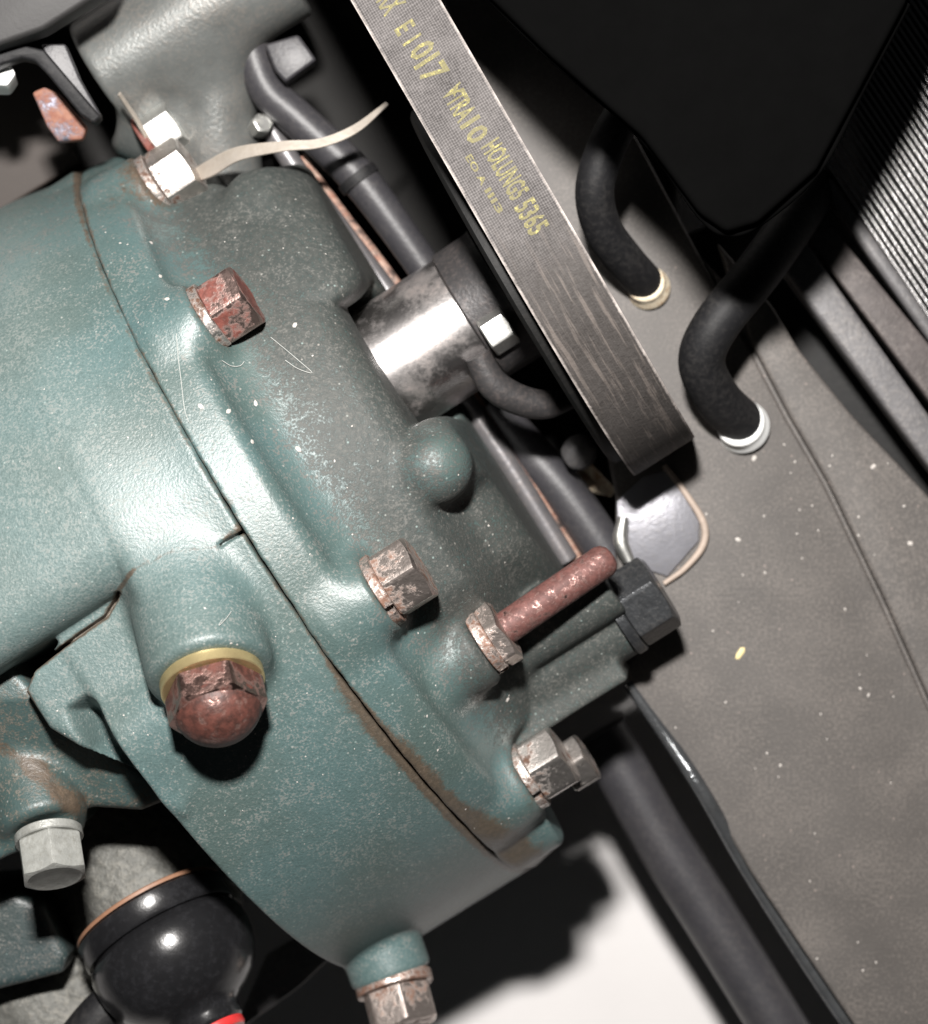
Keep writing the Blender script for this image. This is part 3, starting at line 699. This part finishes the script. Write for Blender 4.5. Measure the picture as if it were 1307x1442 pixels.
pipe('lower_hose', [(690, 570, -500), (740, 630, -495), (800, 700, -490), (862, 790, -490), (900, 850, -500)], [32, 34, 36, 36, 34], M['pipe'], 'dark hose below the pulley left of the belt end', 'hose')
slab('square_clip', [(372, 62, -370), (420, 48, -370), (446, 84, -370), (402, 116, -370), (386, 98, -370)], -370, 40, M['pipe'], None, 5)
tag(bpy.data.objects['square_clip'], 'square dark clip on top of the thick black hose beside the grey neck', 'clip')
hexhead('small_screw', at(362, 182, -430), np.array([.5, -.3, .9]), 15, 26, 0, M['zinc'], None)
tag(bpy.data.objects['small_screw'], 'small bright screw head beside the grey cast neck', 'screw')
lathe('round_plug', at(812, 632, -440), np.array([.3, .5, .9]), [(0, 26), (20, 27), (28, 24), (33, 14), (34, 4)], M['rail'], None, 32, ang=60, origin=at(812, 632, -440))
tag(bpy.data.objects['round_plug'], 'small round grey knob in shadow left of the belt end', 'knob')
slab('cream_plate', [(806, 668, -520), (832, 652, -520), (868, 690, -520), (860, 700, -520), (822, 690, -520)], -520, 10, M['cream'], None, 2)
tag(bpy.data.objects['cream_plate'], 'small cream coloured plate showing under the belt end', 'plate')

# ================================================================== FRAME PANEL ON THE RIGHT
fp = empty('frame_panel', at(1080, 900, -440), 'dusty dark grey frame panel with a groove covering the right of the picture', 'frame')
ZP = -430
slab('panel_sheet', [(600, -60), (840, 560), (868, 700), (868, 900), (886, 962), (990, 1112), (1060, 1232), (1150, 1365), (1235, 1490), (1420, 1490), (1420, 1230), (1302, 985), (1240, 846), (1160, 680), (1105, 585), (1050, 480), (900, 200), (760, -60)], ZP, 26, M['plate'], fp, 6)
slab('raised_sheet', [(1056, 478), (1112, 585), (1167, 680), (1247, 846), (1309, 985), (1430, 1235), (1430, 830), (1300, 690), (1198, 582), (1124, 490), (1088, 430), (1010, 340)], ZP+7, 26, M['plate'], fp, 7)
slab('panel_bottom', [(700, 40), (1040, 420), (1150, 560), (1430, 1000), (1430, 1300), (1302, 1050), (1150, 720), (1000, 500)], ZP-12, 16, M['plate'], fp, 0)
tube('panel_edge', pxpath([(884, 962, ZP-6), (940, 1040, ZP-6), (990, 1116, ZP+8), (1056, 1230, ZP-30), (1146, 1370, ZP-34), (1235, 1500, ZP-34)]), [9, 11, 12, 12, 12, 12], M['edge'], fp, 16)

tb = empty('grey_tab', at(920, 760, -425), 'light grey metal tab with a tan sealant edge on the panel below the belt end', 'tab')
slab('tab_sheet', [(868, 706), (905, 672), (942, 660), (985, 735), (984, 762), (940, 812), (905, 800), (872, 782)], ZP+6, 5, M['tab'], tb, 2)
tube('sealant_bead', pxpath([(935, 655, ZP+6), (962, 690, ZP+6), (990, 735, ZP+6), (990, 768, ZP+6), (965, 800, ZP+6), (935, 822, ZP+6)]), [4, 5, 6, 6, 5, 4], M['tan'], tb, 10)
tube('folded_lip', pxpath([(878, 728, ZP+20), (874, 760, ZP+22), (886, 790, ZP+20)]), [8, 12, 10], M['zinc'], tb, 14)

def hook(name, pts, r, ring, rr, label, fm='cream'):
    o = empty(name, at(*ring), label, 'hose', 'bent hoses entering the panel')
    tube('rubber_sleeve', pxpath(pts), r, M['rubber'], o, 28)
    R_ = at(*ring); d = at(*pts[-1])-at(*pts[-2]); d /= np.linalg.norm(d)
    lathe('ferrule', R_, np.array([d[0]*.45, d[1]*.45, -.9]), [(-16, r-6), (-16, rr-3), (-13, rr), (6, rr+1), (12, rr+5), (16, rr+5), (17, r-6)], M[fm], o, 48)
    return o
hook('bent_hose', [(905, 120, -260), (862, 190, -255), (838, 262, -270), (848, 320, -310), (880, 366, -360), (912, 402, -420)], 30, (911, 402, ZP+14), 30, 'short bent black hose ending in a cream ferrule, nearer the belt')
hook('bent_hose', [(1150, 262, -420), (1118, 312, -345), (1066, 385, -295), (1008, 458, -285), (988, 510, -310), (1010, 560, -360), (1046, 596, -418)], 36, (1044, 598, ZP+14), 38, 'lower bent black hose ending in a white ferrule beside the groove', 'white')

pipe('dark_tube', [(845, 1030, -640), (930, 1180, -640), (1000, 1290, -640), (1130, 1500, -640)], 47, M['pipe'], 'straight dark grey tube above the white floor at the bottom right', 'tube', seg=40)

# ================================================================== RADIATOR
rad = empty('radiator', at(1250, 350, -420), 'radiator with fine metal fins and grey side rails at the right edge', 'radiator')
ZR = -380
slab('side_rail', [(1085, 355), (1128, 330), (1320, 600), (1320, 672)], ZR+10, 60, M['rail'], rad, 8)
slab('rail_web', [(1132, 330), (1172, 318), (1330, 510), (1330, 592)], ZR-8, 40, M['raild'], rad, 5)
slab('rail_lip', [(1150, 255), (1172, 248), (1330, 476), (1330, 508)], ZR, 40, M['rail'], rad, 9)
slab('core_back', [(1150, 60), (1420, -120), (1420, 640), (1330, 480)], ZR-42, 6, M['rubber'], rad, 0)
slab('lower_tank', [(960, 330), (1190, 230), (1480, 620), (1480, 960), (1250, 690)], -540, 60, M['blackpl2'], rad, 10)  # dark backing added to keep the lit floor out of the gap
# fins: one strip, repeated
f0 = None; fd = np.array([.555, .832, 0.0]); fa = np.array([.832, -.555, 0.0])
base = at(1206, 291, ZR)
N_ = 150; V = []; F = []
for i in range(N_):
    t = -330+i*5.0; wv = 0.0
    for a, z in ((-2.2, 0), (-2.2+.1*wv, 30+.35*wv), (2.2+.1*wv, 30-.35*wv), (2.2, 0)): V.append(fd*t+fa*a+np.array([0, 0, z-30]))
for i in range(N_-1):
    for j in range(4): F.append([i*4+j, i*4+(j+1) % 4, i*4+4+(j+1) % 4, i*4+4+j])
for i in range(30):
    org = base+fa*(i*9.6)+np.array([0, 0, 0])
    if f0 is None:
        f0 = mesh_obj('fin', np.array(V)+org, F, M['fin'], rad, ang=30)
        # re-centre the mesh on its own origin so that copies share it
        Mw = Matrix.Translation(W(org)); me = f0.data; me.transform(Matrix.Translation(WORLD[f0.name].to_translation()-W(org)))
        WORLD[f0.name] = Mw; f0.matrix_basis = WORLD[rad.name].inverted() @ Mw
    else:
        o = f0.copy(); COL.objects.link(o); jt = (random.random()-.5)*14
        o.matrix_basis = WORLD[rad.name].inverted() @ Matrix.Translation(W(org+fd*jt+fa*(random.random()-.5)*.8+np.array([0, 0, (random.random()-.5)*2])))

# ================================================================== ADDED SHADOW BLOCKER (black, top right)
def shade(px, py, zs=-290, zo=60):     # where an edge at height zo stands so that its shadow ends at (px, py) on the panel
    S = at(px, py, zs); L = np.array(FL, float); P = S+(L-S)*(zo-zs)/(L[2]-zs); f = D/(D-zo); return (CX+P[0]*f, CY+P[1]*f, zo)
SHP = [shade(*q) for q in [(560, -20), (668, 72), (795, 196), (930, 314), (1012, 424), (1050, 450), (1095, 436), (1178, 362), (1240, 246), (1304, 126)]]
blkr = empty('fan_shroud', at(900, 0, 40), 'black plastic fan shroud at the top right, throwing deep shadow over the radiator', 'fan shroud')
slab('shroud_panel', [(480, -420, 60)]+SHP+[(1420, -420, 60)], 60, 26, M['blackpl'], blkr, 9)
tube('shroud_rim', [at(q[0], q[1], 30) for q in SHP], 7, M['blackpl'], blkr, 14, 6)

# ================================================================== LOOSE DEBRIS
def bvh_of(names):
    V = []; F = []
    for nme in names:
        o = bpy.data.objects[nme]; Mw = WORLD[o.name]; b = len(V); V += [Mw @ v.co for v in o.data.vertices]; F += [[b+i for i in p.vertices] for p in o.data.polygons]
    return BVHTree.FromPolygons(V, F)
hit_t = bvh_of(['rear_housing', 'front_cover', 'panel_sheet', 'raised_sheet'])
def drop(px, py):
    o = Vector((0, 0, D*K)); d = (W(at(px, py, -300))-o).normalized(); h, nrm, _, _ = hit_t.ray_cast(o, d)
    return (None, None) if h is None else (np.array([h.x, -h.y, h.z])/K, np.array([nrm.x, -nrm.y, nrm.z]))
def flake(V, F, px, py, r, asp, h=2.0, ang=None):
    c, n = drop(px, py)
    if c is None: return
    a0 = random.random()*6.28 if ang is None else ang; u = np.cross(n, [math.sin(a0), math.cos(a0), .1]); u /= np.linalg.norm(u); v = np.cross(n, u); b = len(V)
    for k in range(6): a = k*math.pi/3; V.append(c+u*r*asp*math.cos(a)*random.uniform(.8, 1.2)+v*r*math.sin(a)*random.uniform(.8, 1.2)+n*.3)
    V.append(c+n*h); F.extend([[b+k, b+(k+1) % 6, b+6] for k in range(6)])
V = []; F = []
for _ in range(110): flake(V, F, random.uniform(60, 760), random.uniform(280, 1200), random.uniform(.7, 1.5), random.uniform(1, 1.7), .8)
for _ in range(60): flake(V, F, random.uniform(900, 1300), random.uniform(560, 1440), random.uniform(.9, 2.1), random.uniform(1, 1.6), 1.2)
for q in [(213, 342), (226, 389), (235, 421), (355, 622), (360, 568), (322, 579), (415, 458), (283, 572), (420, 632), (715, 985), (1040, 760), (1062, 645), (1230, 657), (1282, 765)]: flake(V, F, *q, 3.4, 1.5, 2.5)
fk = mesh_obj('dust_flecks', V, F, M['seed'], None, ang=None, recalc=True); tag(fk, 'pale dust flecks and grit scattered over the case and the panel', 'dust', kind='stuff')
V = []; F = []; flake(V, F, 1042, 920, 5, 2.6, 5, .9)
sd = mesh_obj('seed', V, F, plain('yellow_seed', (.72, .60, .30), .6), None, ang=None, origin=at(1042, 920, ZP)); tag(sd, 'yellow seed husk lying on the dark frame panel', 'seed')
def lint(pts, label):
    P = []
    for q in pts:
        c, n = drop(*q)
        if c is not None: P.append(c+n*2.0)
    o = tube('lint_fibre', P, .5, M['strip'] if False else M['lint'], None, 6, 4, origin=P[0]); tag(o, label, 'fibre', 'lint fibres on the case')
M['lint'] = plain('white_lint', (.42, .43, .41), .8)
lint([(249, 470), (251, 500), (256, 540), (260, 575), (266, 595)], 'long white lint fibre on the case below the rusted bolt')
lint([(382, 476), (405, 495), (425, 512), (440, 526), (420, 520), (402, 508)], 'looped white lint fibre on the cover right of the rusted bolt')
lint([(312, 508), (325, 516), (338, 516), (344, 510)], 'short curled lint fibre under the rusted bolt')
lint([(325, 862), (318, 872), (308, 882), (312, 874)], 'thin lint fibre on the boss above the cap nut')
